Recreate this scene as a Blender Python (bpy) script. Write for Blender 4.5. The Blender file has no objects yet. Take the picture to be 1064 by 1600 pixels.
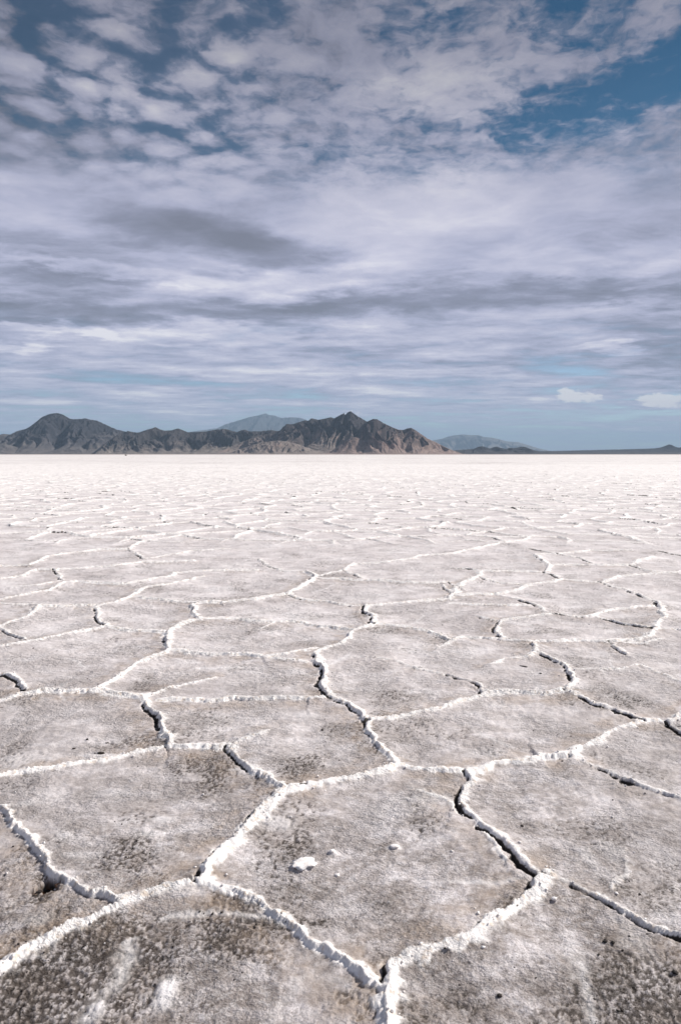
import bpy, math, random
import numpy as np
from mathutils import Vector

# ------------------------------------------------------------------ camera
sc = bpy.context.scene
C = sc.collection
F_PX = 1067.0            # focal length in pixels of a 1064 x 1600 frame
CAM_H = 1.5
PITCH = math.atan((800 - 709.5) / F_PX)
cd = bpy.data.cameras.new('camera')
cd.sensor_fit = 'VERTICAL'; cd.sensor_height = 36.0
cd.lens = 36.0 * F_PX / 1600.0
cd.clip_start = 0.05; cd.clip_end = 400000
cd.dof.use_dof = True; cd.dof.focus_distance = 5.5; cd.dof.aperture_fstop = 6.5
cam = bpy.data.objects.new('camera', cd); C.objects.link(cam)
cam.location = (0, 0, CAM_H); cam.rotation_euler = (math.pi/2 - PITCH, 0, 0)
sc.camera = cam
sc.view_settings.view_transform = 'Standard'; sc.view_settings.look = 'None'
sc.view_settings.exposure = 0.4; sc.view_settings.gamma = 1.0
sc.view_settings.use_curve_mapping = False
sc.cycles.volume_bounces = 0
sc.cycles.max_bounces = 6

SUN_AZ = math.radians(66)      # clockwise from the view direction (+Y)
SUN_EL = math.radians(37)

def pix_dir(px, py):
    """world direction of a photo pixel"""
    x = (px - 532) / F_PX; z = (800 - py) / F_PX
    cp, sp = math.cos(PITCH), math.sin(PITCH)
    return Vector((x, cp + z*sp, -sp + z*cp)).normalized()
def pix_ground(px, py):
    d = pix_dir(px, py)
    t = CAM_H / -d.z
    return d.x*t, d.y*t
def azel(px, py):
    d = pix_dir(px, py)
    return math.atan2(d.x, d.y), math.asin(d.z)

# ------------------------------------------------------------------ node helper
class N:
    def __init__(s, tree): s.t = tree; s.n = tree.nodes; s.l = tree.links
    def new(s, typ, **k):
        n = s.n.new(typ)
        for a, b in k.items(): setattr(n, a, b)
        return n
    def put(s, sock, v):
        if isinstance(v, bpy.types.NodeSocket): s.l.new(v, sock)
        elif v is not None: sock.default_value = v
    def m(s, op, a, b=None, c=None, clamp=False):
        n = s.new('ShaderNodeMath', operation=op, use_clamp=clamp)
        s.put(n.inputs[0], a); s.put(n.inputs[1], b); s.put(n.inputs[2], c)
        return n.outputs[0]
    def vm(s, op, a, b=None):
        n = s.new('ShaderNodeVectorMath', operation=op)
        s.put(n.inputs[0], a)
        if b is not None: s.put(n.inputs[3 if op == 'SCALE' else 1], b)
        return n.outputs[0]
    def noise(s, vec, scale, detail=4, rough=0.5, dist=0.0, color=False, lac=2.0):
        n = s.new('ShaderNodeTexNoise'); s.l.new(vec, n.inputs['Vector'])
        n.inputs['Scale'].default_value = scale; n.inputs['Detail'].default_value = detail
        n.inputs['Roughness'].default_value = rough; n.inputs['Distortion'].default_value = dist
        n.inputs['Lacunarity'].default_value = lac
        return n.outputs['Color' if color else 0]
    def mapr(s, v, a, b, c=0.0, d=1.0, smooth=True):
        n = s.new('ShaderNodeMapRange', interpolation_type='SMOOTHSTEP' if smooth else 'LINEAR')
        s.put(n.inputs[0], v)
        for i, x in enumerate((a, b, c, d)): s.put(n.inputs[i+1], x)
        return n.outputs[0]
    def mix(s, f, a, b, blend='MIX'):
        n = s.new('ShaderNodeMix', data_type='RGBA', blend_type=blend)
        s.put(n.inputs[0], f); s.put(n.inputs[6], col(a)); s.put(n.inputs[7], col(b))
        return n.outputs[2]
    def ramp(s, f, stops):
        n = s.new('ShaderNodeValToRGB'); cr = n.color_ramp
        while len(cr.elements) > 1: cr.elements.remove(cr.elements[-1])
        cr.elements[0].position = stops[0][0]; cr.elements[0].color = col(stops[0][1])
        for p, c in stops[1:]:
            e = cr.elements.new(p); e.color = col(c)
        s.put(n.inputs[0], f); return n.outputs[0]
    def comb(s, x, y, z=0.0):
        n = s.new('ShaderNodeCombineXYZ'); s.put(n.inputs[0], x); s.put(n.inputs[1], y); s.put(n.inputs[2], z)
        return n.outputs[0]
    def sep(s, v):
        n = s.new('ShaderNodeSeparateXYZ'); s.l.new(v, n.inputs[0]); return n.outputs
def col(c):
    if isinstance(c, bpy.types.NodeSocket): return c
    if isinstance(c, (int, float)): return (c, c, c, 1)
    return tuple(c) if len(c) == 4 else tuple(c) + (1,)

# ------------------------------------------------------------------ sky: daylight sky with the cloud layers in it
STR = 0.1
def build_world():
    w = bpy.data.worlds.new('World'); sc.world = w; w.use_nodes = True
    t = w.node_tree; t.nodes.clear(); g = N(t)
    out = g.new('ShaderNodeOutputWorld'); bg = g.new('ShaderNodeBackground')
    bg.inputs['Strength'].default_value = STR
    g.l.new(bg.outputs[0], out.inputs[0])
    sky = g.new('ShaderNodeTexSky', sky_type='NISHITA', sun_disc=False, sun_elevation=SUN_EL, sun_rotation=SUN_AZ)
    sky.altitude = 1300; sky.air_density = 1.0; sky.dust_density = 0.6; sky.ozone_density = 1.5
    gen = g.new('ShaderNodeTexCoord').outputs['Generated']
    x, y, z = g.sep(gen)
    az = g.m('ARCTAN2', x, y); el = g.m('ARCSINE', z)
    UV = g.comb(az, el)
    zz = g.m('ADD', g.m('MAXIMUM', z, 0.0), 0.045)
    P = g.comb(g.m('DIVIDE', x, zz), g.m('DIVIDE', y, zz))            # the clouds' own flat layer
    # warped versions
    wn = g.vm('SUBTRACT', g.noise(P, 1.3, 4, 0.55, color=True), (0.5, 0.5, 0.5))
    Pw = g.vm('ADD', P, g.vm('SCALE', wn, 0.5))
    wu = g.vm('SUBTRACT', g.noise(P, 2.2, 5, 0.6, color=True), (0.5, 0.5, 0.5))
    UVw = g.vm('ADD', UV, g.vm('MULTIPLY', wu, (0.16, 0.075, 0.0)))
    UVs = g.vm('ADD', UV, g.vm('MULTIPLY', wu, (0.05, 0.016, 0.0)))
    def blobs(lst, vec):
        acc = None
        for (px, py, rx, ry, rot, amp) in lst:
            u, v = azel(px, py)
            mp = g.new('ShaderNodeMapping', vector_type='TEXTURE')
            g.l.new(vec, mp.inputs[0])
            mp.inputs['Location'].default_value = (u, v, 0)
            mp.inputs['Rotation'].default_value = (0, 0, math.radians(rot))
            k = math.cos(u) * math.cos(v)
            mp.inputs['Scale'].default_value = (rx/F_PX*k*1.25, ry/F_PX*math.cos(v)**2*1.25, 1)
            gr = g.new('ShaderNodeTexGradient', gradient_type='SPHERICAL')
            g.l.new(mp.outputs[0], gr.inputs[0])
            s_ = g.mapr(gr.outputs[1], 0.0, 0.75, 0, amp)
            acc = s_ if acc is None else g.m('ADD', acc, s_)
        return acc
    # where the cloud cover is thick (+) or open (-)
    cover = blobs([
        (150, 20, 260, 110, 0, -0.04), (205, 95, 95, 55, 0, -0.06), (560, 40, 150, 70, 0, .22), (400, 60, 120, 70, 0, -.05),
        (330, 150, 130, 60, 0, -0.06), (660, 40, 90, 55, 0, -0.20), (900, 30, 120, 60, 0, -0.24),
        (960, 150, 190, 60, 12, -0.42), (1050, 110, 90, 60, 0, -0.15), (840, 170, 110, 40, 15, -0.10),
        (640, 255, 60, 30, 0, -0.12), (1020, 270, 80, 40, -30, -0.14), (780, 110, 170, 60, 0, 0.22),
        (640, 150, 150, 70, 0, 0.20), (500, 120, 130, 90, 0, 0.22), (250, 135, 120, 45, 0, 0.20), (60, 60, 110, 60, 0, .12), (40, 150, 70, 60, 0, .16),
        (380, 180, 100, 50, -20, 0.12), (1000, 40, 90, 40, 20, .10),
    ], UVw)
    # brighter (+) and greyer (-) parts of the cloud
    tone = blobs([
        (250, 345, 190, 30, -4, -0.20), (430, 400, 160, 46, -14, -0.30), (300, 372, 170, 38, -8, -.14), (60, 400, 150, 30, 0, -0.16),
        (100, 440, 190, 20, 0, -0.26), (60, 485, 150, 26, 0, -0.32), (620, 470, 330, 24, 2, -0.33), (330, 492, 220, 20, 0, -0.27),
        (1000, 460, 130, 16, 0, -0.25), (1040, 500, 120, 26, 0, -0.22), (880, 470, 150, 14, 0, -.15), (820, 550, 200, 26, 0, -0.12), (1050, 560, 80, 34, 0, -0.25),
        (30, 320, 180, 60, 0, 0.05), (500, 440, 150, 26, 12, 0.36), (340, 440, 130, 16, 5, .25), (60, 412, 120, 10, 0, .12), (150, 425, 150, 10, -3, 0.22),
        (620, 330, 220, 60, 0, 0.22), (340, 525, 260, 16, 0, 0.18), (20, 505, 60, 8, 0, 0.35), (60, 522, 60, 9, 0, .3), (20, 545, 50, 8, 0, 0.35), (140, 524, 50, 12, 0, .3), (190, 530, 60, 10, 0, .2),
        (700, 150, 160, 55, 0, 0.24), (720, 120, 80, 30, 0, .1), (250, 130, 90, 40, 0, 0.10), (20, 60, 90, 60, 0, -.08), (560, 40, 140, 60, 0, -.06),
        (820, 400, 260, 22, 0, 0.10), (950, 420, 150, 12, 0, .18), (700, 545, 60, 10, 0, .14), (60, 220, 160, 80, 0, -.16), (0, 120, 60, 200, 0, -.10), (1064, 250, 90, 160, 0, -.10),
        (950, 540, 60, 8, 5, .25), (1060, 610, 140, 40, 0, -.08),
    ], UVw)
    # open low sky and the small low clouds in it
    low = blobs([
        (450, 580, 260, 8, 0, 0.55), (620, 583, 120, 6, 0, .4), (370, 592, 70, 6, 0, 0.5), (90, 597, 70, 8, 0, 0.5), (560, 612, 80, 7, 0, 0.85), (250, 615, 60, 10, 0, .35), (110, 565, 100, 10, 0, .3),
        (650, 615, 90, 5, 0, .4), (280, 637, 80, 14, 0, 0.45), (240, 622, 60, 8, 0, .4), (30, 625, 90, 9, 0, .42), (80, 628, 60, 6, 0, .3), (705, 635, 80, 8, 0, .35), (800, 600, 130, 6, 0, 0.3),
        (930, 612, 30, 6, 0, .3), (840, 624, 22, 7, 0, .4), (1000, 600, 60, 8, 0, .3), (1035, 633, 60, 8, 0, .35), (560, 640, 110, 10, 0, .2), (520, 545, 120, 10, 0, .2)], UVs)
    cum = blobs([(884, 616, 20, 13, 0, 1.0), (905, 620, 18, 9, 0, .8), (925, 619, 12, 9, 0, .8), (1030, 624, 28, 10, 0, .9), (1016, 626, 16, 8, 0, .7), (1055, 630, 26, 8, 0, .6), (552, 645, 20, 9, 0, .5)], UVs)
    # noises in the cloud layer
    wp = g.vm('SUBTRACT', g.noise(P, 5.0, 4, 0.6, color=True), (0.5, 0.5, 0.5))
    Pp = g.vm('ADD', P, g.vm('SCALE', wp, 0.16))
    vo = g.new('ShaderNodeTexVoronoi', feature='SMOOTH_F1'); g.l.new(Pp, vo.inputs['Vector'])
    vo.inputs['Scale'].default_value = 9.0; vo.inputs['Smoothness'].default_value = 0.35
    cell = g.m('SUBTRACT', 0.52, vo.outputs['Distance'])               # rounded puffs of altocumulus
    puff = g.noise(Pp, 11.0, 6, 0.58)
    rip = g.noise(Pp, 24.0, 5, 0.58)
    veil = g.noise(Pw, 1.4, 7, 0.55)
    Pst = g.vm('MULTIPLY', Pw, (0.6, 1.0, 1.0))
    streak = g.noise(Pst, 1.1, 9, 0.60)
    fine = g.noise(Pst, 5.0, 7, 0.66)
    band = g.noise(g.vm('MULTIPLY', UVs, (5.0, 46.0, 1.0)), 1.0, 7, 0.62)
    high = g.mapr(el, 0.30, 0.44)                                     # the upper, broken altocumulus field
    lowm = g.mapr(el, 0.20, 0.085)                                    # towards the horizon
    left = g.mapr(az, 0.0, -0.22)
    bank = g.new('ShaderNodeTexVoronoi', feature='SMOOTH_F1'); g.l.new(g.vm('ADD', Pst, g.vm('SCALE', wp, .35)), bank.inputs['Vector']); bank.inputs['Scale'].default_value = 2.1; bank.inputs['Smoothness'].default_value = .25
    bank = g.m('SUBTRACT', .5, bank.outputs['Distance'])
    pf = g.m('ADD', g.m('MULTIPLY', cell, g.m('MULTIPLY_ADD', left, 1.45, 0.25)), g.m('MULTIPLY', g.m('SUBTRACT', puff, 0.5), 1.5))
    c1 = g.m('ADD', pf, g.m('MULTIPLY', g.m('SUBTRACT', rip, 0.5), 1.2))
    c2 = g.m('MULTIPLY_ADD', g.m('SUBTRACT', streak, 0.5), 1.0, 0.40)
    base = g.m('MULTIPLY_ADD', c1, high, g.m('MULTIPLY', c2, g.m('SUBTRACT', 1.0, high)))
    base = g.m('ADD', base, g.m('MULTIPLY_ADD', left, -0.0, 0.03))
    base = g.m('ADD', base, cover)
    cmask = g.mapr(base, -0.42, 0.36, g.mapr(az, -.15, .25, .22, .03), 1.0)
    # thin towards the horizon
    lown = g.m('MULTIPLY_ADD', g.m('SUBTRACT', streak, 0.5), 1.6, g.m('MULTIPLY_ADD', g.m('SUBTRACT', band, 0.5), 1.6, g.m('MULTIPLY', bank, .7)))
    thin = g.mapr(g.m('ADD', g.mapr(el, 0.14, 0.0, 0.45, 0.02, smooth=False), g.m('ADD', lown, low)), -0.45, 0.42)
    cmask = g.m('MULTIPLY', cmask, g.m('MAXIMUM', thin, g.m('SUBTRACT', 1.0, lowm)), clamp=True)
    cmask = g.m('MAXIMUM', cmask, g.mapr(g.m('ADD', low, g.m('MULTIPLY', g.m('SUBTRACT', band, .5), .8)), 0.2, 0.8, 0, .85))
    tn = g.m('MULTIPLY_ADD', g.m('SUBTRACT', streak, 0.5), 1.15, 0.54)
    tn = g.m('ADD', tn, g.m('MULTIPLY', g.m('SUBTRACT', fine, 0.5), g.mapr(el, .45, .1, .45, 0.95)))
    tn = g.m('ADD', tn, g.m('ADD', g.m('MULTIPLY', g.m('SUBTRACT', band, 0.5), g.m('MULTIPLY', lowm, 0.8)), g.m('MULTIPLY', bank, g.mapr(el, .30, .16, 0, .38))))
    tn = g.m('ADD', tn, g.m('MULTIPLY', g.m('ADD', pf, -.1), g.m('MULTIPLY', high, 0.50)))
    tn = g.m('ADD', tn, tone)
    tn = g.m('ADD', tn, g.m('MULTIPLY', low, 0.35), clamp=True)
    k = 1.0 / STR
    ccol = g.ramp(tn, [(0.0, (.155, .160, .208)), (0.25, (.228, .236, .318)), (0.5, (.365, .372, .492)), (0.75, (.510, .502, .605)), (1.0, (.70, .68, .72))])
    ccol = g.vm('SCALE', ccol, k)
    # cloud colour dimmed upward to stand in for lens vignetting
    dim = g.mapr(el, 0.25, 0.58, 1.0, 0.48)
    ccol = g.vm('SCALE', ccol, dim)
    skyc = g.vm('MULTIPLY', sky.outputs[0], g.ramp(g.mapr(el, 0.0, 0.5, smooth=False),
        [(0.0, (.66, .80, .84)), (0.12, (.80, .88, .93)), (0.3, (.62, .70, .76)), (0.6, (.15, .38, .44)), (1.0, (.03, .22, .30))]))
    final = g.mix(cmask, skyc, ccol)
    cn = g.m('MULTIPLY', g.m('SUBTRACT', g.noise(g.vm('MULTIPLY', UV, (1.0, 1.5, 1.0)), 75, 6, .62), .5), 2.6)
    final = g.mix(g.mapr(g.m('ADD', cum, g.m('MULTIPLY', cn, g.mapr(cum, 0.0, .25))), 0.22, 0.80, 0, .88), final, (.74*k, .71*k, .71*k, 1))
    g.l.new(final, bg.inputs['Color'])
build_world()

sd = bpy.data.lights.new('sun', 'SUN'); sd.energy = 4.6; sd.angle = math.radians(1.2); sd.color = (1.0, 0.945, 0.88)
sun = bpy.data.objects.new('sun', sd); C.objects.link(sun)
sv = Vector((math.sin(SUN_AZ)*math.cos(SUN_EL), math.cos(SUN_AZ)*math.cos(SUN_EL), math.sin(SUN_EL)))
sun.rotation_euler = sv.to_track_quat('Z', 'Y').to_euler(); sun.location = (20, 0, 30)

# ------------------------------------------------------------------ numpy noise
def perlin(x, y, seed=0):
    x = np.asarray(x, np.float64); y = np.asarray(y, np.float64)
    xi = np.floor(x).astype(np.int64); yi = np.floor(y).astype(np.int64)
    xf = x - xi; yf = y - yi
    def gr(ix, iy, dx, dy):
        h = (ix*374761393 + iy*668265263 + seed*1442695041) & 0x7fffffff
        h = ((h ^ (h >> 13)) * 1274126177) & 0x7fffffff
        h ^= h >> 16
        a = (h & 0xffff) * (2*math.pi/65536)
        return np.cos(a)*dx + np.sin(a)*dy
    u = xf*xf*xf*(xf*(xf*6-15)+10); v = yf*yf*yf*(yf*(yf*6-15)+10)
    a = gr(xi, yi, xf, yf); b = gr(xi+1, yi, xf-1, yf); c = gr(xi, yi+1, xf, yf-1); d = gr(xi+1, yi+1, xf-1, yf-1)
    return ((a+(b-a)*u) + ((c+(d-c)*u) - (a+(b-a)*u))*v)*1.5
def fbm(x, y, octs=4, seed=0, gain=0.5):
    s = 0; a = 1; f = 1
    for i in range(octs):
        s = s + a*perlin(x*f + i*17.3, y*f - i*9.1, seed+i); a *= gain; f *= 2.03
    return s
def sstep(x, a, b):
    t = np.clip((x-a)/(b-a), 0, 1); return t*t*(3-2*t)
def hash2(ix, iy, seed):
    h = (ix*73856093 + iy*19349663 + seed*83492791) & 0x7fffffff
    h = ((h ^ (h >> 15)) * 2246822519) & 0x7fffffff
    h = ((h ^ (h >> 13)) * 3266489917) & 0x7fffffff
    return ((h ^ (h >> 16)) & 0xffffff) / 16777216.0

def set_prop(o, kind=None, label=None, category=None, group=None):
    if kind: o['kind'] = kind
    if label: o['label'] = label
    if category: o['category'] = category
    if group: o['group'] = group
def grid_mesh(name, X, Y, Z, mat, attrs=None):
    r, c = X.shape
    me = bpy.data.meshes.new(name)
    co = np.stack([X, Y, Z], -1).reshape(-1).astype(np.float32)
    me.vertices.add(r*c); me.vertices.foreach_set('co', co)
    i = np.arange((r-1)*c).reshape(r-1, c)[:, :-1]
    q = np.stack([i, i+1, i+1+c, i+c], -1).reshape(-1).astype(np.int32)
    nf = (r-1)*(c-1)
    me.loops.add(nf*4); me.loops.foreach_set('vertex_index', q)
    me.polygons.add(nf); me.polygons.foreach_set('loop_start', np.arange(nf, dtype=np.int32)*4)
    me.polygons.foreach_set('use_smooth', np.ones(nf, bool))
    for k, v in (attrs or {}).items():
        a = me.attributes.new(k, 'FLOAT', 'POINT'); a.data.foreach_set('value', v.reshape(-1).astype(np.float32))
    me.update(calc_edges=True)
    me.materials.append(mat)
    o = bpy.data.objects.new(name, me); C.objects.link(o)
    return o

# ------------------------------------------------------------------ the crack network, traced on the ground
# (width, darkness of the open crack, points)
LINES = [
 (1.25,.35,[(-60,1540),(0,1512),(60,1478),(130,1448),(185,1425),(215,1410),(260,1395),(315,1385)]),
 (1.2,.75,[(315,1385),(330,1360),(345,1330),(375,1303),(405,1275),(440,1245),(470,1235)]),
 (1.2,.0,[(470,1235),(530,1225),(580,1210),(600,1205),(618,1199)]),
 (.85,.15,[(315,1385),(345,1398),(390,1415),(430,1435),(470,1465),(500,1485),(540,1510),(575,1535),(600,1542)]),
 (1.3,1.0,[(590,1760),(600,1680),(595,1620),(600,1560),(615,1520)]),
 (1.15,.55,[(615,1520),(650,1503),(700,1485),(760,1452),(800,1425),(830,1395),(850,1375)]),
 (.8,.3,[(-60,1225),(-30,1250),(0,1270),(20,1290),(45,1308),(58,1335),(75,1365),(100,1385),(130,1395),(165,1402),(190,1412)]),
 (.55,1.0,[(850,1375),(880,1388),(925,1405),(970,1425),(1010,1445),(1064,1468),(1130,1495)]),
 (.6,1.1,[(850,1375),(825,1360),(800,1335),(770,1315),(745,1295),(720,1268),(712,1258)]),
 (.95,1.1,[(712,1258),(722,1235),(730,1222),(722,1210)]),
 (1.2,0,[(722,1210),(760,1203),(800,1195),(840,1187),(890,1187)]),
 (.9,0,[(618,1199),(640,1205),(680,1208),(722,1210)]),
 (1.0,.6,[(890,1187),(920,1170),(945,1150),(965,1140),(1000,1128)]),
 (.4,.8,[(890,1187),(930,1205),(980,1225),(1020,1240),(1064,1256),(1120,1275)]),
 (1.0,0,[(1000,1128),(1040,1130),(1056,1124),(1064,1115),(1100,1098)]),
 (.5,1.0,[(1043,1128),(1064,1150),(1090,1170)]),
 (.45,1.3,[(1000,1128),(975,1115),(950,1108),(925,1100),(905,1090),(890,1085)]),
 (1.1,0,[(890,1085),(850,1088),(800,1086),(760,1087),(720,1100),(680,1112),(620,1125),(575,1130)]),
 (.9,1.1,[(575,1130),(570,1145),(585,1165),(605,1182),(618,1199)]),
 (.85,.7,[(575,1130),(560,1118),(535,1102),(512,1090)]),
 (1.05,1.1,[(512,1090),(504,1075),(505,1050),(497,1038),(490,1025)]),
 (1.0,.5,[(490,1025),(505,1015),(530,1010),(545,1000),(548,990),(560,984),(585,980)]),
 (.85,1.3,[(585,980),(580,970),(570,955),(568,948)]),
 (1.0,0,[(568,948),(600,946),(650,943),(700,938)]),
 (.5,1.0,[(700,938),(703,927),(692,917)]),
 (.95,.1,[(703,935),(712,922),(722,912),(738,906),(745,902)]),
 (.65,.4,[(585,980),(630,983),(670,990),(704,1003),(715,998),(745,998),(790,1002),(835,1005)]),
 (.85,.3,[(512,1090),(480,1095),(430,1096),(370,1095),(330,1098),(300,1099),(250,1098)]),
 (.85,.1,[(265,1018),(290,1023),(330,1027),(384,1026),(407,1030),(450,1026),(490,1016)]),
 (.5,.5,[(407,1030),(440,1034),(485,1038)]),
 (1.15,.9,[(265,1018),(262,1005),(262,995),(270,985),(285,975),(310,970)]),
 (.95,.9,[(310,970),(300,958),(300,948),(308,945)]),
 (1.1,0,[(308,945),(345,944),(390,940),(420,936),(445,930)]),
 (1.1,.9,[(445,930),(465,920),(485,908),(490,903),(480,896)]),
 (.4,.7,[(480,896),(443,894),(423,886),(404,876)]),
 (.6,.2,[(490,905),(510,898),(536,893)]),
 (.8,.2,[(536,893),(545,885),(552,882),(600,880),(640,875),(655,870),(710,865),(740,858),(780,850),(815,846),(830,838)]),
 (.45,.9,[(536,893),(550,899),(563,904)]),
 (.65,.3,[(490,908),(563,908),(600,908),(630,912),(700,912)]),
 (.65,.6,[(445,930),(470,938),(510,942),(545,950),(568,948)]),
 (.75,.3,[(308,945),(270,942),(230,938),(205,935)]),
 (.9,.2,[(205,935),(180,943),(150,948),(120,948),(90,950),(60,950),(50,960),(30,970),(0,980),(-40,990)]),
 (.75,0,[(205,935),(215,925),(228,918),(260,915),(290,908),(315,903)]),
 (.65,1.0,[(148,950),(150,962),(157,975),(163,982)]),
 (1.1,0,[(163,982),(130,988),(90,998),(50,1006),(0,1014),(-40,1020)]),
 (.75,.4,[(163,982),(200,987),(250,990),(262,990)]),
 (1.05,.3,[(265,1018),(240,1028),(215,1040),(195,1055),(170,1070),(148,1082)]),
 (1.15,.2,[(-40,1112),(0,1100),(30,1090),(60,1085),(100,1086),(148,1084),(180,1088),(220,1093)]),
 (.9,0,[(220,1090),(250,1083),(280,1075),(310,1068),(330,1063)]),
 (.95,1.0,[(220,1093),(228,1108),(245,1122),(255,1145),(262,1172)]),
 (1.05,.25,[(-40,1230),(0,1218),(50,1208),(110,1200),(170,1190),(225,1178),(262,1172),(310,1172),(355,1175)]),
 (.75,.6,[(355,1175),(370,1190),(395,1208),(420,1220),(445,1235),(470,1237)]),
 (.55,0,[(355,1175),(380,1162),(410,1150)]),
 (.65,1.1,[(-40,1048),(-30,1050),(0,1058),(15,1058),(30,1070),(38,1082)]),
 (.55,.7,[(-20,978),(0,985),(15,994),(35,1002)]),
 (.85,1.1,[(835,1005),(832,1018),(822,1028)]),
 (.6,0,[(822,1028),(790,1031),(765,1040)]),
 (.9,0,[(835,1005),(870,1005),(910,1004),(955,1004)]),
 (.95,.5,[(955,1004),(990,1002),(1005,998),(1015,990),(1020,983)]),
 (.75,1.2,[(838,1022),(860,1032),(885,1045),(895,1060),(890,1080),(893,1088)]),
 (.85,1.2,[(777,996),(775,981),(780,974)]),
 (.9,0,[(780,974),(810,968),(850,963),(865,961)]),
 (.45,1.2,[(865,961),(850,955),(845,950),(820,942),(790,934),(772,930)]),
 (.65,1.0,[(865,961),(910,965),(925,965),(960,973),(1000,980),(1018,984)]),
 (.75,0,[(918,964),(940,956),(960,953),(1000,951),(1022,950)]),
 (.85,1.0,[(1018,984),(1025,975),(1035,965),(1030,950),(1022,943)]),
 (.45,1.2,[(1022,943),(1000,932),(970,922),(950,917),(935,913)]),
 (.7,.3,[(935,913),(910,910),(885,909),(875,908)]),
 (.9,0,[(875,908),(850,913),(820,918),(800,925),(772,930),(740,931),(708,932)]),
 (.5,1.2,[(875,908),(865,900),(850,895)]),
 (.75,.9,[(850,893),(858,886),(850,882),(840,873),(835,869)]),
 (.7,.1,[(855,885),(900,884),(950,885),(985,884),(995,877),(1018,872)]),
 (.8,.1,[(935,912),(960,903),(985,900),(1064,895),(1100,893)]),
 (.7,.1,[(745,900),(750,895),(790,893),(850,893)]),
 (.4,1.0,[(704,888),(735,890),(757,895)]),
 (.45,.7,[(745,905),(780,912),(815,916)]),
 (.35,.9,[(704,913),(725,924)]),
 (.45,1.1,[(822,858),(850,863),(880,869),(905,873),(922,881)]),
 (.65,.1,[(835,869),(880,866),(920,861),(985,862)]),
 (.4,1.1,[(1029,862),(1064,869),(1090,873)]),
 (.45,.9,[(985,884),(1008,893),(1064,898),(1090,900)]),
 (.85,0,[(45,885),(70,872),(110,865),(150,861),(200,860)]),
 (.65,.1,[(-30,886),(0,886),(45,887)]),
 (.8,.1,[(-30,910),(0,906),(30,902),(55,892),(85,892),(130,890),(180,886),(220,880),(300,878)]),
 (.55,1.0,[(85,892),(92,900),(97,908)]),
 (.8,0,[(-30,943),(0,938),(40,930),(75,925),(100,912),(120,911),(160,914),(195,914),(230,908),(265,902),(268,897),(350,893),(400,892)]),
 (.5,.1,[(20,918),(60,916),(95,910)]),
 (.45,.1,[(-20,945),(0,945),(50,947)]),
 (.7,.1,[(210,860),(212,850),(225,846),(260,842),(300,835)]),
 (.5,.9,[(210,862),(215,868),(225,875)]),
 (.6,.1,[(225,875),(300,862),(360,860)]),
 (.5,.4,[(1020,983),(1064,988),(1090,990)]),
 (.5,.6,[(955,1004),(962,1012),(975,1022)]),
 (.5,.0,[(962,1009),(1000,1006),(1030,1000)]),
 (.6,.1,[(704,945),(760,948),(825,948)]),
 (.35,.6,[(743,963),(775,974)]),
 (.7,.2,[(310,970),(350,969),(380,971),(420,974),(455,973),(490,978),(550,986)]),
 (.5,.2,[(404,985),(425,974)]),
 (.3,.25,[(545,1030),(587,1031),(624,1037),(654,1047),(702,1058)]),
 (.35,1.1,[(702,1058),(720,1065),(745,1075),(757,1086)]),
 (.55,.6,[(710,998),(695,1008),(685,1013)]),
 (.35,0,[(895,1052),(930,1049),(970,1047),(1000,1040),(1030,1055),(1064,1068)]),
 (.35,.1,[(640,1235),(690,1255),(735,1290),(790,1350)]),
 (.3,.0,[(970,1330),(975,1365),(955,1395)]),
]
def merge_junctions():
    """pull the near coincident line ends onto the same point of the ground"""
    pts = []
    for w, d, p in LINES:
        pts.append([pix_ground(*q) for q in p])
    ends = [(i, k) for i in range(len(pts)) for k in (0, -1)]
    for i, k in ends:
        e = pts[i][k]; s = abs(e[1])*0.02
        for j, m in ends:
            if (j, m) != (i, k) and math.hypot(pts[j][m][0]-e[0], pts[j][m][1]-e[1]) < s:
                pts[j][m] = e
    return pts
PTS = merge_junctions()

# ------------------------------------------------------------------ the salt sheet
def rows():
    r = [np.arange(-3.0, 0.9, 0.06), np.arange(0.9, 1.5, 0.02), np.arange(1.5, 3.0, 0.0058), np.arange(3.0, 6.0, 0.011),
         np.arange(6, 12, 0.021), np.arange(12, 25, 0.036), np.arange(25, 50, 0.07), np.arange(50, 100, 0.15),
         np.arange(100, 300, 1.2), np.geomspace(300, 7600, 60)]
    return np.concatenate(r)
ys = rows()
s1 = np.linspace(-0.72, 0.72, 1000)
e1 = np.geomspace(0.73, 6.0, 36)
ss = np.concatenate([-e1[::-1], s1, e1])
Y = np.repeat(ys[:, None], len(ss), 1)
X = ss[None, :] * np.maximum(ys + 1.15, 2.2)[:, None]
row_dy = np.gradient(ys)

wx = X + 0.026*fbm(X*4.5, Y*4.5, 3, 11) + 0.0065*fbm(X*30, Y*30, 3, 13, .65)
wy = Y + 0.026*fbm(X*4.5+31, Y*4.5+7, 3, 12) + 0.0065*fbm(X*30+5, Y*30, 3, 14, .65)

BIG = 9.0
ridge_w = np.zeros_like(X)      # ridge relief 0..1 times width factor
groove = np.zeros_like(X)       # open crack
edge_d = np.full_like(X, BIG)   # distance to the nearest plate edge
skirt = np.zeros_like(X)        # stained foot on the gentle side
lift = np.zeros_like(X)         # the overriding plate's lift

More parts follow.
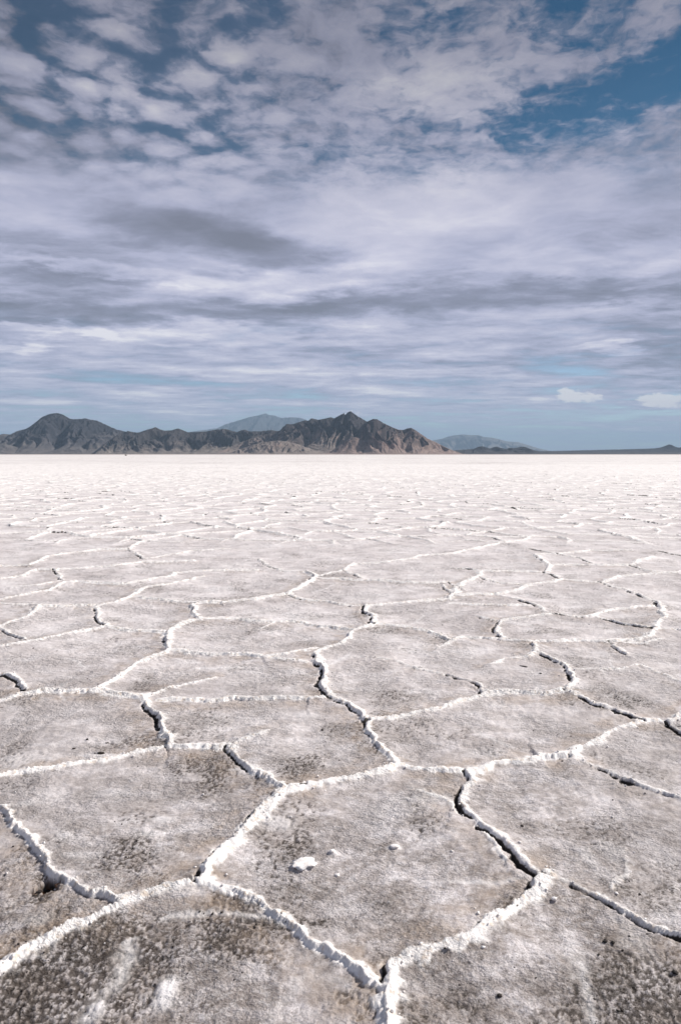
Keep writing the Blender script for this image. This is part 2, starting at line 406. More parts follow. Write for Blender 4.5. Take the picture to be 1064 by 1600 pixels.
cx, cy = 1.0, 0.22
def stamp(sl, ad, sd_, w, dk, wd, wfar):
    far_w = 1 + 0.7*sstep(Y[sl], 3.5, 9) + 0.5*sstep(Y[sl], 9, 20)   # the crust stands thicker out on the flat
    """ad = |distance|, sd_ = signed (positive on the overriding plate), per vertex"""
    W = np.maximum(wd*(0.0105 + 0.0115*w)*far_w, wfar)
    keep = np.minimum(1.0, wd*(0.015+0.015*w)/W*2.2)
    soft = np.where(sd_ > 0, ad/(W*1.45), np.where(dk > 0.3, ad/(W*0.60), ad/(W*1.0)))
    r = np.exp(-soft**2)*np.clip((0.25+0.75*w)*np.clip(w*4, 0, 1)*keep, 0, 1.4)
    ridge_w[sl] = np.maximum(ridge_w[sl], r)
    gc = -(0.009 + 0.007*dk) ; gw = np.maximum(0.0045 + 0.0038*dk, wfar*0.55)
    gk = np.minimum(1.0, (0.008+.005*dk)/gw*1.5)
    gq = np.exp(-((sd_-gc)/gw)**2)*dk*gk
    groove[sl] = np.maximum(groove[sl], gq)
    edge_d[sl] = np.minimum(edge_d[sl], ad)
    skirt[sl] = np.maximum(skirt[sl], np.exp(-((sd_+0.08)/0.07)**2)*np.clip(w, 0, 1))
    lift[sl] = np.maximum(lift[sl], np.where(sd_ > 0, np.exp(-(ad/0.16)), 0)*np.clip(w, 0, 1.2))

wfar_all = np.maximum(row_dy*0.55, ys*0.0016)[:, None]
darkmod = np.clip(0.72 + 1.2*fbm(X*2.6, Y*2.6, 2, 41) + 1.1*fbm(X*13, Y*13, 2, 45), 0.0, 1.3)
widmod = np.clip(1.0 + 0.6*fbm(X*5.0, Y*5.0, 2, 42) + 0.45*fbm(X*19, Y*19, 2, 43), 0.5, 1.8)
for (w, dk, _), P in zip(LINES, PTS):
    P = np.array(P)
    dist = max(P[:, 1].min(), 1.5)
    mg = 0.28
    r0 = np.searchsorted(ys, P[:, 1].min()-mg); r1 = np.searchsorted(ys, P[:, 1].max()+mg)
    sl0 = slice(r0, r1)
    sub = (X[sl0] > P[:, 0].min()-mg) & (X[sl0] < P[:, 0].max()+mg)
    cols = np.where(sub.any(0))[0]
    if len(cols) == 0: continue
    sl = (slice(r0, r1), slice(cols[0], cols[-1]+1))
    px, py = wx[sl], wy[sl]
    best = np.full(px.shape, BIG); sgn = np.zeros(px.shape); tt = np.zeros(px.shape)
    L = np.concatenate([[0], np.cumsum(np.hypot(*(np.diff(P, axis=0).T)))])
    for i in range(len(P)-1):
        a, b = P[i], P[i+1]; d = b-a; l2 = max(d@d, 1e-9)
        t = np.clip(((px-a[0])*d[0]+(py-a[1])*d[1])/l2, 0, 1)
        qx = px-a[0]-t*d[0]; qy = py-a[1]-t*d[1]
        dd = np.hypot(qx, qy)
        n = np.array([-d[1], d[0]])/math.sqrt(l2)
        if n[0]*cx + n[1]*cy < 0: n = -n
        s = qx*n[0]+qy*n[1]
        m = dd < best
        best = np.where(m, dd, best); sgn = np.where(m, np.where(s >= 0, 1, -1), sgn); tt = np.where(m, L[i]+t*(L[i+1]-L[i]), tt)
    taper = 1.0
    if w <= 0.6: taper = sstep(tt, -0.02, 0.25)*0.5+0.5
    wf = wfar_all[sl[0]]
    stamp(sl, best, best*sgn, w*taper*np.ones_like(best), dk*darkmod[sl], widmod[sl], np.broadcast_to(wf, best.shape))

# the rest of the flat: the same kind of plates, scattered
def traced_mask(x, y):
    h = CAM_H
    # back to photo pixels
    cp, sp = math.cos(PITCH), math.sin(PITCH)
    depth = y*cp + h*sp
    up = -h*cp + y*sp
    depth = np.maximum(depth, 0.05)
    px = 532 + F_PX*x/depth; py = 800 - F_PX*up/depth
    inside = sstep(py, 838, 856)*sstep(px, -50, -25)*(1-sstep(px, 1090, 1115))*(1-sstep(py, 1650, 1700))
    return np.where(y > 0.3, inside, 0.0)
free = 1.0 - traced_mask(X, Y)
CELL = 0.98
def voronoi(x, y, cell, seed, jit=0.92):
    u = x/cell; v = y/cell
    iu = np.floor(u).astype(np.int64); iv = np.floor(v).astype(np.int64)
    f1 = np.full(u.shape, 1e9); f2 = f1.copy()
    a = np.zeros(u.shape+(2,)); b = a.copy(); ia = np.zeros(u.shape, np.int64); ib = ia.copy()
    for di in (-2, -1, 0, 1, 2):
        for dj in (-2, -1, 0, 1, 2):
            if abs(di)+abs(dj) > 3: continue
            ci, cj = iu+di, iv+dj
            sx = ci+0.5+jit*(hash2(ci, cj, seed)-0.5); sy = cj+0.5+jit*(hash2(ci, cj, seed+1)-0.5)
            d = (sx-u)**2+(sy-v)**2
            idn = ci*100003+cj
            m1 = d < f1; m2 = (~m1) & (d < f2)
            b[m1] = a[m1]; ib[m1] = ia[m1]; f2 = np.where(m1, f1, f2)
            a[..., 0][m1] = sx[m1]; a[..., 1][m1] = sy[m1]; ia[m1] = idn[m1]; f1 = np.where(m1, d, f1)
            b[..., 0][m2] = sx[m2]; b[..., 1][m2] = sy[m2]; ib[m2] = idn[m2]; f2 = np.where(m2, d, f2)
    nx, ny = b[..., 0]-a[..., 0], b[..., 1]-a[..., 1]
    nl = np.maximum(np.hypot(nx, ny), 1e-6)
    dist = (f2-f1)/(2*nl)*cell
    side = np.where(nx*cx+ny*cy > 0, -1.0, 1.0)
    dxn = (nx*cx+ny*cy)/nl
    h1 = hash2(np.minimum(ia, ib), np.maximum(ia, ib), 5); h2 = hash2(np.minimum(ia, ib), np.maximum(ia, ib), 9)
    return dist, side, h1, h2, dxn, hash2(ia, ia, 3)
rv = np.where(free.max(1) > 0)[0]
near_rows = ys < 320
sl = (slice(0, int(near_rows.sum())), slice(None))
wxx = wx[sl] + 0.16*fbm(X[sl]*0.9, Y[sl]*0.9, 2, 61); wyy = wy[sl] + 0.16*fbm(X[sl]*0.9+9, Y[sl]*0.9, 2, 62)
vd, vs, h1, h2, dxn, hc = voronoi(wxx, wyy, CELL, 5)
fr = free[sl]
vw = np.where(h1 < 0.10, 0.15, 0.45+0.75*h1)*fr
dk = np.clip((h2-0.30)*1.7, 0, 1.25)*np.clip(0.35+np.abs(dxn), 0, 1)*fr*darkmod[sl]
vd = np.where(fr < 0.02, BIG, vd)
stamp(sl, vd, vd*vs, vw, dk, widmod[sl], np.broadcast_to(wfar_all[sl[0]], vd.shape))
# faint half-healed cracks inside the plates
vd2, vs2, g1, g2, _, _ = voronoi(wxx+3.3, wyy+8.8, 0.52, 17)
fade_far = 1 - sstep(Y, 14, 60)
vein = np.exp(-(vd2/0.016)**2)*(g1 > 0.72)*np.clip(fbm(X*1.4, Y*1.4, 2, 44)*2.2, 0, 1)[sl]*fade_far[sl]
# rubbly top of the ridge
rub = fbm(X*80, Y*80, 3, 51, .6); rub2 = fbm(X*15, Y*15, 2, 52)
near = 1 - sstep(Y, 9, 22)
rid = np.clip(ridge_w*(1 + 0.20*rub*near + 0.22*rub2*near), 0, 1.5)
hgt = 0.0110*rid*(1+1.1*sstep(Y, 4, 14)) + 0.012*lift
hgt -= 0.018*groove*(1-0.6*sstep(Y, 20, 60))
hgt += 0.010*np.exp(-(edge_d/0.14)**2)
hgt += 0.010*fbm(X*1.5, Y*1.5, 2, 71)*(1-sstep(Y, 80, 250))
dn = fbm(X*7, Y*7, 3, 72); hgt += (0.0040*dn + 0.0022*fbm(X*27, Y*27, 4, 76, .6))*near
# pits where the surface is broken and dark
pitm = sstep(fbm(X*2.1, Y*2.1, 3, 73), 0.22, 0.62)
pit = sstep(fbm(X*48, Y*40, 3, 74, 0.65), 0.30, 0.70)*pitm
PATCH = [(75,1390,.045,1.6),(62,1396,.05,.5),(195,1330,.12,.8),(225,1365,.10,.4),(320,1200,.15,.9),(345,1215,.08,.6),(345,1238,.10,.5),(240,1160,.14,.5),(185,1165,.14,.4),(350,1440,.10,.9),(390,1455,.10,.9),(330,1440,.07,.7),(440,1480,.1,.4),  # dirty patches; the broad frontmost ones also paint in lens vignetting
 (120,1530,.22,.9),(50,1560,.25,1.1),(10,1590,.16,1.1),(330,1570,.12,.3),(900,1580,.12,.3),(200,1480,.08,.4),(480,1440,.05,.6),(600,1420,.10,.4),(700,1500,.2,.35),(585,1570,.07,.9),(800,1430,.06,.8),(690,1290,.1,.3),(470,1310,.08,.55),(455,1325,.05,.7),
 (470,1200,.10,.7),(485,1190,.12,.4),(590,1170,.10,.6),(1005,1400,.12,.6),(1030,1560,.2,.7),(1060,1590,.2,.8),(860,1400,.08,.5),(1010,1170,.2,.3),(610,1085,.14,.6),(605,1095,.1,.4),(440,1070,.15,.3),(880,990,.18,.4),
 (585,985,.12,.6),(630,990,.15,.5),(520,900,.35,.6),(240,1075,.2,.35),(120,1075,.25,.35),(980,970,.25,.4),(570,962,.18,.6),(820,1010,.2,.4),(760,1070,.12,.4),(1000,1100,.15,.5),(400,930,.3,.4),(200,975,.25,.35),(870,1150,.2,.3),(955,1090,.15,.4), (290,1120,.2,.2), (700,785,3.,.5), (60,1140,.3,.25),(540,1150,.2,.3)]
patch = np.zeros_like(X)
xq = X + 0.07*fbm(X*7, Y*7, 3, 91); yq = Y + 0.09*fbm(X*7, Y*7, 3, 92)
for (a, b, r, s) in PATCH:
    gx, gy = pix_ground(a, b)
    r0 = np.searchsorted(ys, gy-3*r); r1 = np.searchsorted(ys, gy+3*r)
    q = (slice(r0, r1), slice(None))
    patch[q] += s*np.exp(-((xq[q]-gx)**2+(yq[q]-gy)**2)/(1.1*r)**2)
broken = np.clip(patch*1.3 + 0.45*pitm, 0, 1.3)
pit = np.clip(pit + sstep(fbm(X*60, Y*52, 3, 75, 0.7)+0.75*(np.clip(patch, 0, 1.2)-0.55), 0.16, 0.55)*sstep(patch, .15, .6), 0, 1)
hgt -= 0.004*pit*near
# the black hollow beside the left ridge
gx, gy = pix_ground(78, 1387)
hole = sstep(-(np.hypot((X-gx)/0.040, (Y-gy)/0.034)+0.35*fbm(X*38, Y*38, 2, 77)), -1.15, -0.75)
hole = np.clip(hole + sstep(-(np.hypot((X-gx+.038)/0.022, (Y-gy+.028)/0.012)+0.4*fbm(X*50, Y*50, 2, 78)), -1.1, -0.7), 0, 1)
hgt -= 0.03*hole
# clean white puffs of salt
WHITE = [(475,1352,.045,.030,1.0),(520,1333,.018,.016,.8),(617,1324,.03,.016,.7),(255,1282,.05,.03,.5),(262,1550,.030,.06,.9),(145,1585,.03,.04,.6),(235,1305,.05,.03,.5),(130,1340,.07,.03,.4),(40,1260,.04,.03,.4),(660,1255,.16,.05,.35),(600,1270,.1,.06,.25),
 (160,1183,.10,.03,.6),(30,1190,.08,.1,.3),(760,1180,.12,.06,.3),(480,1120,.1,.06,.35),(430,1290,.08,.05,.4),(900,1500,.04,.05,.3),(990,1460,.05,.08,.3),(60,1440,.05,.03,.3),(290,1400,.06,.03,.4),(180,1240,.1,.04,.3),(920,1345,.03,.08,.4),(955,1335,.04,.1,.3),(100,1310,.04,.03,.4)]
white = np.zeros_like(X)
for (a, b, rx, ry, s) in WHITE:
    gx, gy = pix_ground(a, b)
    r0 = np.searchsorted(ys, gy-4*ry-.05); r1 = np.searchsorted(ys, gy+4*ry+.05)
    q = (slice(r0, r1), slice(None))
    rr = ((X[q]-gx)/rx)**2+((Y[q]-gy)/ry)**2
    white[q] = np.maximum(white[q], s*np.exp(-(rr*(1+.5*fbm(X[q]*25, Y[q]*25, 2, 79)))**1.4))
hgt += 0.008*white
hgt *= (1 - sstep(Y, 260, 320))

vein_full = np.zeros_like(X); vein_full[sl] = vein
tone_cell = np.zeros_like(X); tone_cell[sl] = hc-0.5

# ---- salt material
def mat_base(name):
    m = bpy.data.materials.new(name); m.use_nodes = True
    g = N(m.node_tree); b = m.node_tree.nodes['Principled BSDF']
    return m, g, b
def salt_material():
    m, g, b = mat_base('salt_crust')
    def at(n):
        a = g.new('ShaderNodeAttribute', attribute_name=n); return a.outputs['Fac']
    pos = g.new('ShaderNodeTexCoord').outputs['Object']
    x, y, z = g.sep(pos)
    P2 = g.comb(x, y, 0.0)
    Pr = g.new('ShaderNodeMapping'); g.l.new(P2, Pr.inputs[0]); Pr.inputs['Rotation'].default_value = (0, 0, math.radians(-52)); Pr.inputs['Scale'].default_value = (0.75, 1.25, 1)
    Pd = Pr.outputs[0]
    far = g.mapr(y, 2.0, 30, smooth=False)
    vfar = g.mapr(y, 10, 70)
    big = g.noise(P2, 1.1, 5, 0.6)
    mott = g.m('MULTIPLY_ADD', g.m('SUBTRACT', g.noise(Pd, 6.5, 7, 0.66), .5), 1.25, 0.505)
    fine = g.noise(P2, 60, 4, 0.65)
    grain = g.noise(P2, 190, 3, 0.6)
    base = g.ramp(g.m('ADD', g.m('MULTIPLY', mott, 0.8), g.m('MULTIPLY', big, 0.2)),
        [(0.34, (.205, .172, .153)), (0.44, (.330, .288, .270)), (0.505, (.455, .412, .403)), (0.57, (.640, .595, .60)), (0.66, (.86, .82, .83))])
    base = g.mix(g.m('MULTIPLY', g.mapr(fine, 0.35, 0.7), 0.35), base, (.60, .56, .54))
    base = g.mix(g.m('MULTIPLY', g.mapr(grain, 0.52, 0.36), 0.6), base, (.17, .135, .115))
    cry = g.m('ADD', g.m('MULTIPLY', g.noise(Pd, 34, 6, 0.75), .7), g.m('MULTIPLY', g.noise(P2, 11, 5, .7), .3))
    base = g.mix(g.m('MULTIPLY', g.mapr(cry, 0.50, 0.60), 0.55), base, (.80, .765, .765))
    base = g.mix(g.m('MULTIPLY', g.mapr(cry, 0.485, 0.39), 0.62), base, (.165, .135, .118))
    # paler with distance: lens vignetting and grazing-view brightness put into the salt colour
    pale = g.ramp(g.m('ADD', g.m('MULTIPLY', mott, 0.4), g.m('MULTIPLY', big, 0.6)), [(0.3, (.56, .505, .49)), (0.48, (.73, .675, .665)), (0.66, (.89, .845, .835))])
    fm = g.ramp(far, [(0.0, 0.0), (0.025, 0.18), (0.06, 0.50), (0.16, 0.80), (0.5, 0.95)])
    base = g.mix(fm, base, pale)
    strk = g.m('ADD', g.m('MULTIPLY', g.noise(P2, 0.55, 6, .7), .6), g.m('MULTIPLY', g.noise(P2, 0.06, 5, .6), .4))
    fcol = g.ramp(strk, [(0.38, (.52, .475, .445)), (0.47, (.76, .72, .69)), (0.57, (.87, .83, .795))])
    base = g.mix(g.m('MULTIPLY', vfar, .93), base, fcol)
    shore = g.mapr(g.m('ADD', g.m('LOGARITHM', g.m('MAXIMUM', y, 1.0), 10.0), g.m('MULTIPLY', g.m('SUBTRACT', g.noise(g.vm('MULTIPLY', P2, (.25, 1, 1)), 0.004, 5, .6), .5), 1.4)), 2.95, 3.7)
    base = g.mix(g.m('MULTIPLY', shore, .9), base, (.34, .27, .22))
    base = g.mix(g.m('MULTIPLY', g.mapr(g.noise(P2, 0.9, 3, .5), .42, .62), g.mapr(y, 1.5, 12, .38, .1)), base, (.36, .325, .315))
    # speckled dirt where the crust is broken, plus vignette darkening in the front patches
    spk = g.mapr(g.m('ADD', g.m('MULTIPLY', g.noise(Pd, 70, 4, 0.7), .6), g.m('MULTIPLY', g.noise(P2, 22, 4, .65), .4)), 0.505, 0.575)
    br = g.mapr(at('broken'), 0.1, 1.0)
    base = g.mix(g.m('MULTIPLY', br, 0.34), base, (.24, .205, .18))
    spk2 = g.m('MULTIPLY', spk, g.m('MULTIPLY_ADD', br, 0.75, 0.16))
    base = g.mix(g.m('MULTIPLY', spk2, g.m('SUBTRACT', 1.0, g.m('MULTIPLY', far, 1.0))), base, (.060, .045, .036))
    base = g.mix(g.m('MULTIPLY', at('pit'), g.m('SUBTRACT', .88, g.m('MULTIPLY', far, .6))), base, (.050, .038, .031))
    # tan stain at the foot of the ridges
    sk = g.m('MULTIPLY', at('skirt'), g.mapr(g.noise(P2, 9, 4, 0.6), 0.35, 0.62))
    base = g.mix(g.m('MULTIPLY', sk, g.mapr(far, 0, .6, .55, .15)), base, (.42, .33, .26))
    base = g.mix(g.m('MULTIPLY', at('vein'), 0.55), base, (.86, .83, .82))
    base = g.mix(at('white'), base, (.93, .90, .90))
    brk = g.m('ADD', g.m('MULTIPLY', g.m('SUBTRACT', fine, .5), .6), g.m('MULTIPLY', g.m('SUBTRACT', g.noise(P2, 17, 4, .65), .5), 1.1))
    rm = g.mapr(g.m('ADD', at('ridge'), g.m('MULTIPLY', brk, g.mapr(y, 5, 20, .62, .3))), 0.12, g.mapr(y, 2, 9, .62, .36))
    rc = g.mix(g.mapr(g.noise(P2, 30, 3, 0.6), 0.52, 0.68), (.90, .865, .84), (.70, .61, .53))
    base = g.mix(rm, base, rc)
    gm = g.mapr(g.m('ADD', at('groove'), g.m('MULTIPLY', g.m('SUBTRACT', fine, .5), .5)), 0.24, 0.52)
    base = g.mix(g.m('MULTIPLY', gm, .97), base, (.022, .016, .013))
    base = g.mix(at('hole'), base, g.mix(g.mapr(g.noise(P2, 80, 2), .5, .62), (.008, .005, .004), (.10, .045, .018)))
    g.l.new(base, b.inputs['Base Color'])
    b.inputs['Roughness'].default_value = 0.62
    b.inputs['Specular IOR Level'].default_value = 0.25
    # relief finer than the mesh
    n1 = g.noise(Pd, 26, 5, 0.62); n2 = g.noise(P2, 120, 4, 0.65)
    vor = g.new('ShaderNodeTexVoronoi', feature='F1'); g.l.new(P2, vor.inputs['Vector']); vor.inputs['Scale'].default_value = 75
    h = g.m('MULTIPLY_ADD', n1, 0.030, g.m('MULTIPLY', n2, 0.0105))
    h = g.m('ADD', h, g.m('MULTIPLY', g.m('SUBTRACT', 1.0, vor.outputs[0]), 0.0030))
    bp = g.new('ShaderNodeBump'); bp.inputs['Distance'].default_value = 1.0
    g.put(bp.inputs['Strength'], g.m('MULTIPLY', g.mapr(y, 4, 45, 0.85, 0.12), g.mapr(g.noise(P2, 3.0, 3, .5), .38, .6, .35, 1.1))); g.l.new(h, bp.inputs['Height'])
    g.l.new(bp.outputs[0], b.inputs['Normal'])
    return m
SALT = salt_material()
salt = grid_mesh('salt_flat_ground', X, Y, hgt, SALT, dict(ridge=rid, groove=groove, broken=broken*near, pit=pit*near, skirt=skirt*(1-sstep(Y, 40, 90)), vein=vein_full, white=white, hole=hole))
set_prop(salt, 'structure', 'white salt flat cracked into polygonal plates with raised crusty ridges', 'salt flat')

def ground_height(x, y):
    r = int(np.clip(np.searchsorted(ys, y), 1, len(ys)-1))
    s = x / max(ys[r]+1.15, 2.2)
    c = int(np.clip(np.searchsorted(ss, s), 0, len(ss)-1))
    return float(hgt[r, c])

# the dry desert plain beyond and around the salt
def plain_material():
    m, g, b = mat_base('dry_mud')
    pos = g.new('ShaderNodeTexCoord').outputs['Object']
    n = g.noise(pos, 0.0009, 6, 0.6)
    c = g.ramp(n, [(0.3, (.085, .066, .052)), (0.6, (.14, .11, .09))])
    x, y, z = g.sep(pos)
    dist = g.m('SQRT', g.m('ADD', g.m('MULTIPLY', x, x), g.m('MULTIPLY', y, y)))
    c = g.mix(g.mapr(dist, 6500, 7900), (.86, .82, .79), c)
    g.l.new(c, b.inputs['Base Color']); b.inputs['Roughness'].default_value = 0.95
    return m
me = bpy.data.meshes.new('desert_plain')
ring = [0.0, 500, 3000, 6000, 6500, 7000, 7500, 8000, 12000, 30000, 80000]
vs_, fs_ = [(0, 0, -0.14)], []
NA = 96
for r in ring[1:]:
    for k in range(NA):
        a = 2*math.pi*k/NA; vs_.append((r*math.cos(a), r*math.sin(a), -0.14))
for k in range(NA): fs_.append((0, 1+k, 1+(k+1) % NA))
for j in range(len(ring)-2):
    for k in range(NA):
        a = 1+j*NA+k; b_ = 1+j*NA+(k+1) % NA
        fs_.append((a, a+NA, b_+NA, b_))
me.from_pydata(vs_, [], fs_); me.update(); me.materials.append(plain_material())
plain = bpy.data.objects.new('desert_ground', me); C.objects.link(plain)
set_prop(plain, 'structure', 'flat brown desert plain around the salt, under the far mountains', 'desert plain')

# ------------------------------------------------------------------ mountains
def mountain_material(name, dark, mid, pale, scl, pink=None, topz=500., strata=0.3):
    m, g, b = mat_base(name)
    pos = g.new('ShaderNodeTexCoord').outputs['Object']
    x, y, z = g.sep(pos)
    n1 = g.noise(pos, 0.0035*scl, 7, 0.62); n2 = g.noise(pos, 0.018*scl, 5, 0.65)
    geo = g.new('ShaderNodeNewGeometry'); nx, ny, nz = g.sep(geo.outputs['Normal'])
    hz = g.m('DIVIDE', z, topz)
    v = g.m('ADD', g.m('MULTIPLY', n1, 0.65), g.m('MULTIPLY', n2, 0.35))
    v = g.m('ADD', v, g.m('MULTIPLY', g.m('SUBTRACT', 0.36, hz), 0.55))
    v = g.m('ADD', v, g.m('MULTIPLY', g.m('SUBTRACT', nz, 0.75), 0.25))
    sv_ = g.comb(g.m('MULTIPLY', x, 0.0006), g.m('MULTIPLY', y, .0006), g.m('MULTIPLY', z, 0.03))
    v = g.m('ADD', v, g.m('MULTIPLY', g.m('SUBTRACT', g.noise(sv_, 1.0, 5, .6), 0.5), strata))
    c = g.ramp(v, [(0.36, dark), (0.52, mid), (0.72, pale)])  # rock colours kept dark, standing in for cloud shadow on the mountains
    if pink: c = g.mix(g.m('MULTIPLY', g.mapr(g.noise(pos, 0.004*scl, 4, .6), .5, .66), g.mapr(hz, .8, .35)), c, pink)
    g.l.new(c, b.inputs['Base Color']); b.inputs['Roughness'].default_value = 0.95
    b.inputs['Specular IOR Level'].default_value = 0.1
    bp = g.new('ShaderNodeBump'); bp.inputs['Distance'].default_value = 14.0; bp.inputs['Strength'].default_value = 0.8
    g.l.new(g.noise(pos, 0.02*scl, 6, .65), bp.inputs['Height']); g.l.new(bp.outputs[0], b.inputs['Normal'])
    return m
def px_x(u, D): return (u-532)/F_PX*D
def mountain(name, prof, D, front, back, seed, mat, label, spur=1.0, ncol=420, nrow=150, rough=1.0, p=1.25, foot=0.03):
    prof = np.array(prof, float)
    u = np.linspace(prof[0, 0], prof[-1, 0], ncol)
    H = (709.5-np.interp(u, prof[:, 0], prof[:, 1]))/F_PX*D*1.004
    H = np.maximum(H, 0)
    x = px_x(u, D)
    sc_ = D/8500.0
    t = np.concatenate([np.linspace(-1, 0, int(nrow*0.72), endpoint=False), np.linspace(0, 1, nrow-int(nrow*0.72))])
    xx = np.repeat(x[None], len(t), 0); tt = np.repeat(t[:, None], len(x), 1); HH = np.repeat(H[None], len(t), 0)
    hn = np.clip(HH/max(H.max(), 1), 0, 1)
    fd = front*sc_*(0.35+0.65*np.sqrt(hn)); bd = back*sc_
    yy = D + np.where(tt < 0, tt*fd, tt*bd)
    k = 1/(900.0*sc_)
    warp = 0.35*fbm(xx*k*1.3, yy*k*1.3, 3, seed+1)
    rg = 1-np.abs(fbm(xx*k*2.6+warp*1.6, yy*k*0.9+warp, 4, seed+2, 0.55))*1.7     # spurs running down to the plain
    rg2 = 1-np.abs(fbm(xx*k*7.0+warp*3, yy*k*3.2, 4, seed+3, 0.5))*1.5
    d = np.abs(tt)
    body = (1-d)**p*(1-foot) + foot*(1-d)**0.5
    crag = np.clip(((1-d)-0.12)*2.2, 0.06, 1)
    env = 4*d*(1-d)
    env2 = np.clip(d*5, 0, 1)*np.clip((1-d)*3, 0, 1)
    z = HH*(body + spur*0.34*env*(rg-0.62)*np.clip(crag+.25, 0, 1) + rough*0.075*env2*(rg2-0.5)*crag)
    z += HH*rough*0.024*fbm(xx*k*26, yy*k*26, 3, seed+4)*crag
    # never stand above the traced skyline from the front
    lim = np.maximum(709.5-np.interp(532+xx/yy*F_PX, prof[:, 0], prof[:, 1]), 0)/F_PX*yy
    z = np.minimum(z, lim*(1.0-0.05*np.clip(d*3, 0, 1)))
    z = np.maximum(z, -2) ; z[0] = z[-1] = -3; z[:, 0] = z[:, -1] = -3
    o = grid_mesh(name, xx, yy, z, mat)
    set_prop(o, 'structure', label, 'mountain')
    return o
mGrey = mountain_material('grey_rock', (.042, .042, .050), (.085, .079, .084), (.145, .130, .124), 1.0, topz=560, strata=.5)
mBrown = mountain_material('brown_rock', (.050, .045, .049), (.150, .125, .115), (.250, .210, .188), 1.15, pink=(.26, .20, .175), topz=480)
mPink = mountain_material('pink_rock', (.056, .046, .048), (.185, .138, .122), (.290, .220, .192), 1.3, pink=(.25, .18, .16), topz=420)
mHill = mountain_material('hill_rock', (.056, .051, .053), (.130, .112, .105), (.220, .190, .168), 1.4, topz=260)
mFar = mountain_material('far_rock', (.06, .06, .065), (.11, .105, .10), (.22, .20, .18), 0.3, topz=2200)
mDark = mountain_material('dark_rock', (.022, .024, .030), (.040, .040, .046), (.065, .060, .06), 1.0, topz=150)

mountain('mountain_ridge', [(-260,709),(-200,702),(-120,694),(-60,688),(0,680),(10,678),(20,679),(30,674),(45,670),(52,666),(60,660),(70,652),(80,648),(86,646.5),(95,646),(103,648.5),(112,654),(118,655.5),(128,655),(137,654),(145,656),(155,657.5),(163,661),(172,665.5),(185,671),(200,675),(220,683),(245,694),(290,709)],
    9200, 950, 1100, 101, mGrey, 'dark grey broad mountain with a flat-topped summit on the left of the horizon', ncol=640, nrow=170, spur=.8, rough=.8, p=1.2)
mountain('mountain_ridge', [(150,709),(170,690),(190,677),(202,673.5),(212,675.5),(222,675),(232,671.5),(240,669.5),(245.5,667.5),(252,671),(260,673),(270,672.5),(280,669.5),(287,672),(295,675.5),(310,675),(325,674),(338,671.5),(347,670),(354,670),(362,673),(372,675),(378,672.5),(384,671.5),(390,674),(405,674),(425,672),(445,676),(480,692),(530,709)],
    8800, 900, 1000, 202, mHill, 'low brown rocky hills between the two dark mountains', ncol=620, nrow=160, spur=1.3, rough=1.5)
mountain('mountain_ridge', [(330,709),(355,700),(380,690),(405,681),(425,676),(438,673),(443,667),(448,663),(460,662.5),(470,659),(477,657),(482,658),(486,654.5),(491,654),(497,656.5),(510,654),(516,652.5),(523,653),(530,650),(537,645.5),(540,648),(543,645),(547.5,643),(553,647),(562,652.5),(572,658.5),(585,663),(600,670),(640,688),(700,709)],
    8300, 950, 1100, 303, mBrown, 'craggy brown mountain with a double-pointed summit at the centre of the horizon', ncol=760, nrow=190, spur=1.0, rough=.95)
mountain('mountain_ridge', [(520,709),(532,702),(545,690),(556,677),(566,664),(575,658),(582,655),(589,655.5),(594,658.5),(603,663.5),(613,668),(622,671.5),(629,672),(636,669.5),(641,668.5),(648,672),(658,679),(668,685.5),(680,691),(692,697),(704,702.5),(722,709)],
    7900, 900, 1100, 404, mPink, 'reddish pyramid-shaped mountain sloping down to the plain on its right', ncol=560, nrow=190, spur=1.3, rough=.9, p=1.1)
mountain('foothill', [(505,709),(518,704),(530,696),(542,688),(550,683.5),(556,683),(563,686),(575,691),(590,697),(610,701),(640,703),(670,704.5),(715,709)],
    7500, 400, 700, 505, mPink, 'small pinkish foothill in front of the pyramid-shaped mountain', ncol=300, nrow=90, spur=1.0)
mountain('foothill', [(355,709),(372,703),(390,697),(405,692),(420,690),(436,688),(450,690),(466,694),(480,699),(500,704),(530,709)],
    7600, 450, 800, 606, mBrown, 'pale rocky foothill below the craggy central mountain', ncol=260, nrow=90, spur=1.6, rough=2)
mountain('foothill', [(-60,709),(-30,702),(0,697),(12,694),(24,697),(40,702),(60,706),(90,709)],
    8400, 400, 700, 612, mGrey, 'small dark foothill below the flat-topped mountain at the left edge', ncol=160, nrow=60, spur=1.4, rough=1.6)
mountain('far_mountain', [(230,709),(270,690),(290,676.5),(310,673.5),(328,671),(342,669),(352,664),(365,660),(380,655.5),(392,652),(405,649.5),(411,648),(416,646.5),(421,649),(430,650),(440,653.5),(455,652.5),(468,653),(478,656),(492,664),(520,682),(560,709)],
    36000, 1500, 1000, 707, mFar, 'pale blue hazy mountain far behind the central ridge', ncol=460, nrow=110, spur=1.3)
mountain('far_mountain', [(600,709),(640,697),(665,690),(690,685.5),(700,682),(712,679.5),(722,679),(735,680),(746,680),(755,683),(768,684),(780,687),(790,689.5),(808,691),(822,695),(838,700),(860,705),(890,709)],
    39000, 1300, 1000, 808, mFar, 'faint blue mountain on the horizon right of the pyramid-shaped mountain', ncol=400, nrow=100, spur=1.3)
mountain('low_hill', [(670,709),(715,703),(738,701.5),(746,698),(752,697),(758,698.5),(764,700.5),(770,698.5),(775,697.5),(780,699.5),(790,701.5),(794,699.5),(799,700),(806,699.5),(812,698),(818,698),(825,700.5),(833,703.5),(845,705.5),(900,707),(960,709)],
    10500, 700, 900, 909, mDark, 'low dark knobbly hills on the horizon right of the reddish mountain', ncol=400, nrow=70, spur=1.2, rough=1.2)
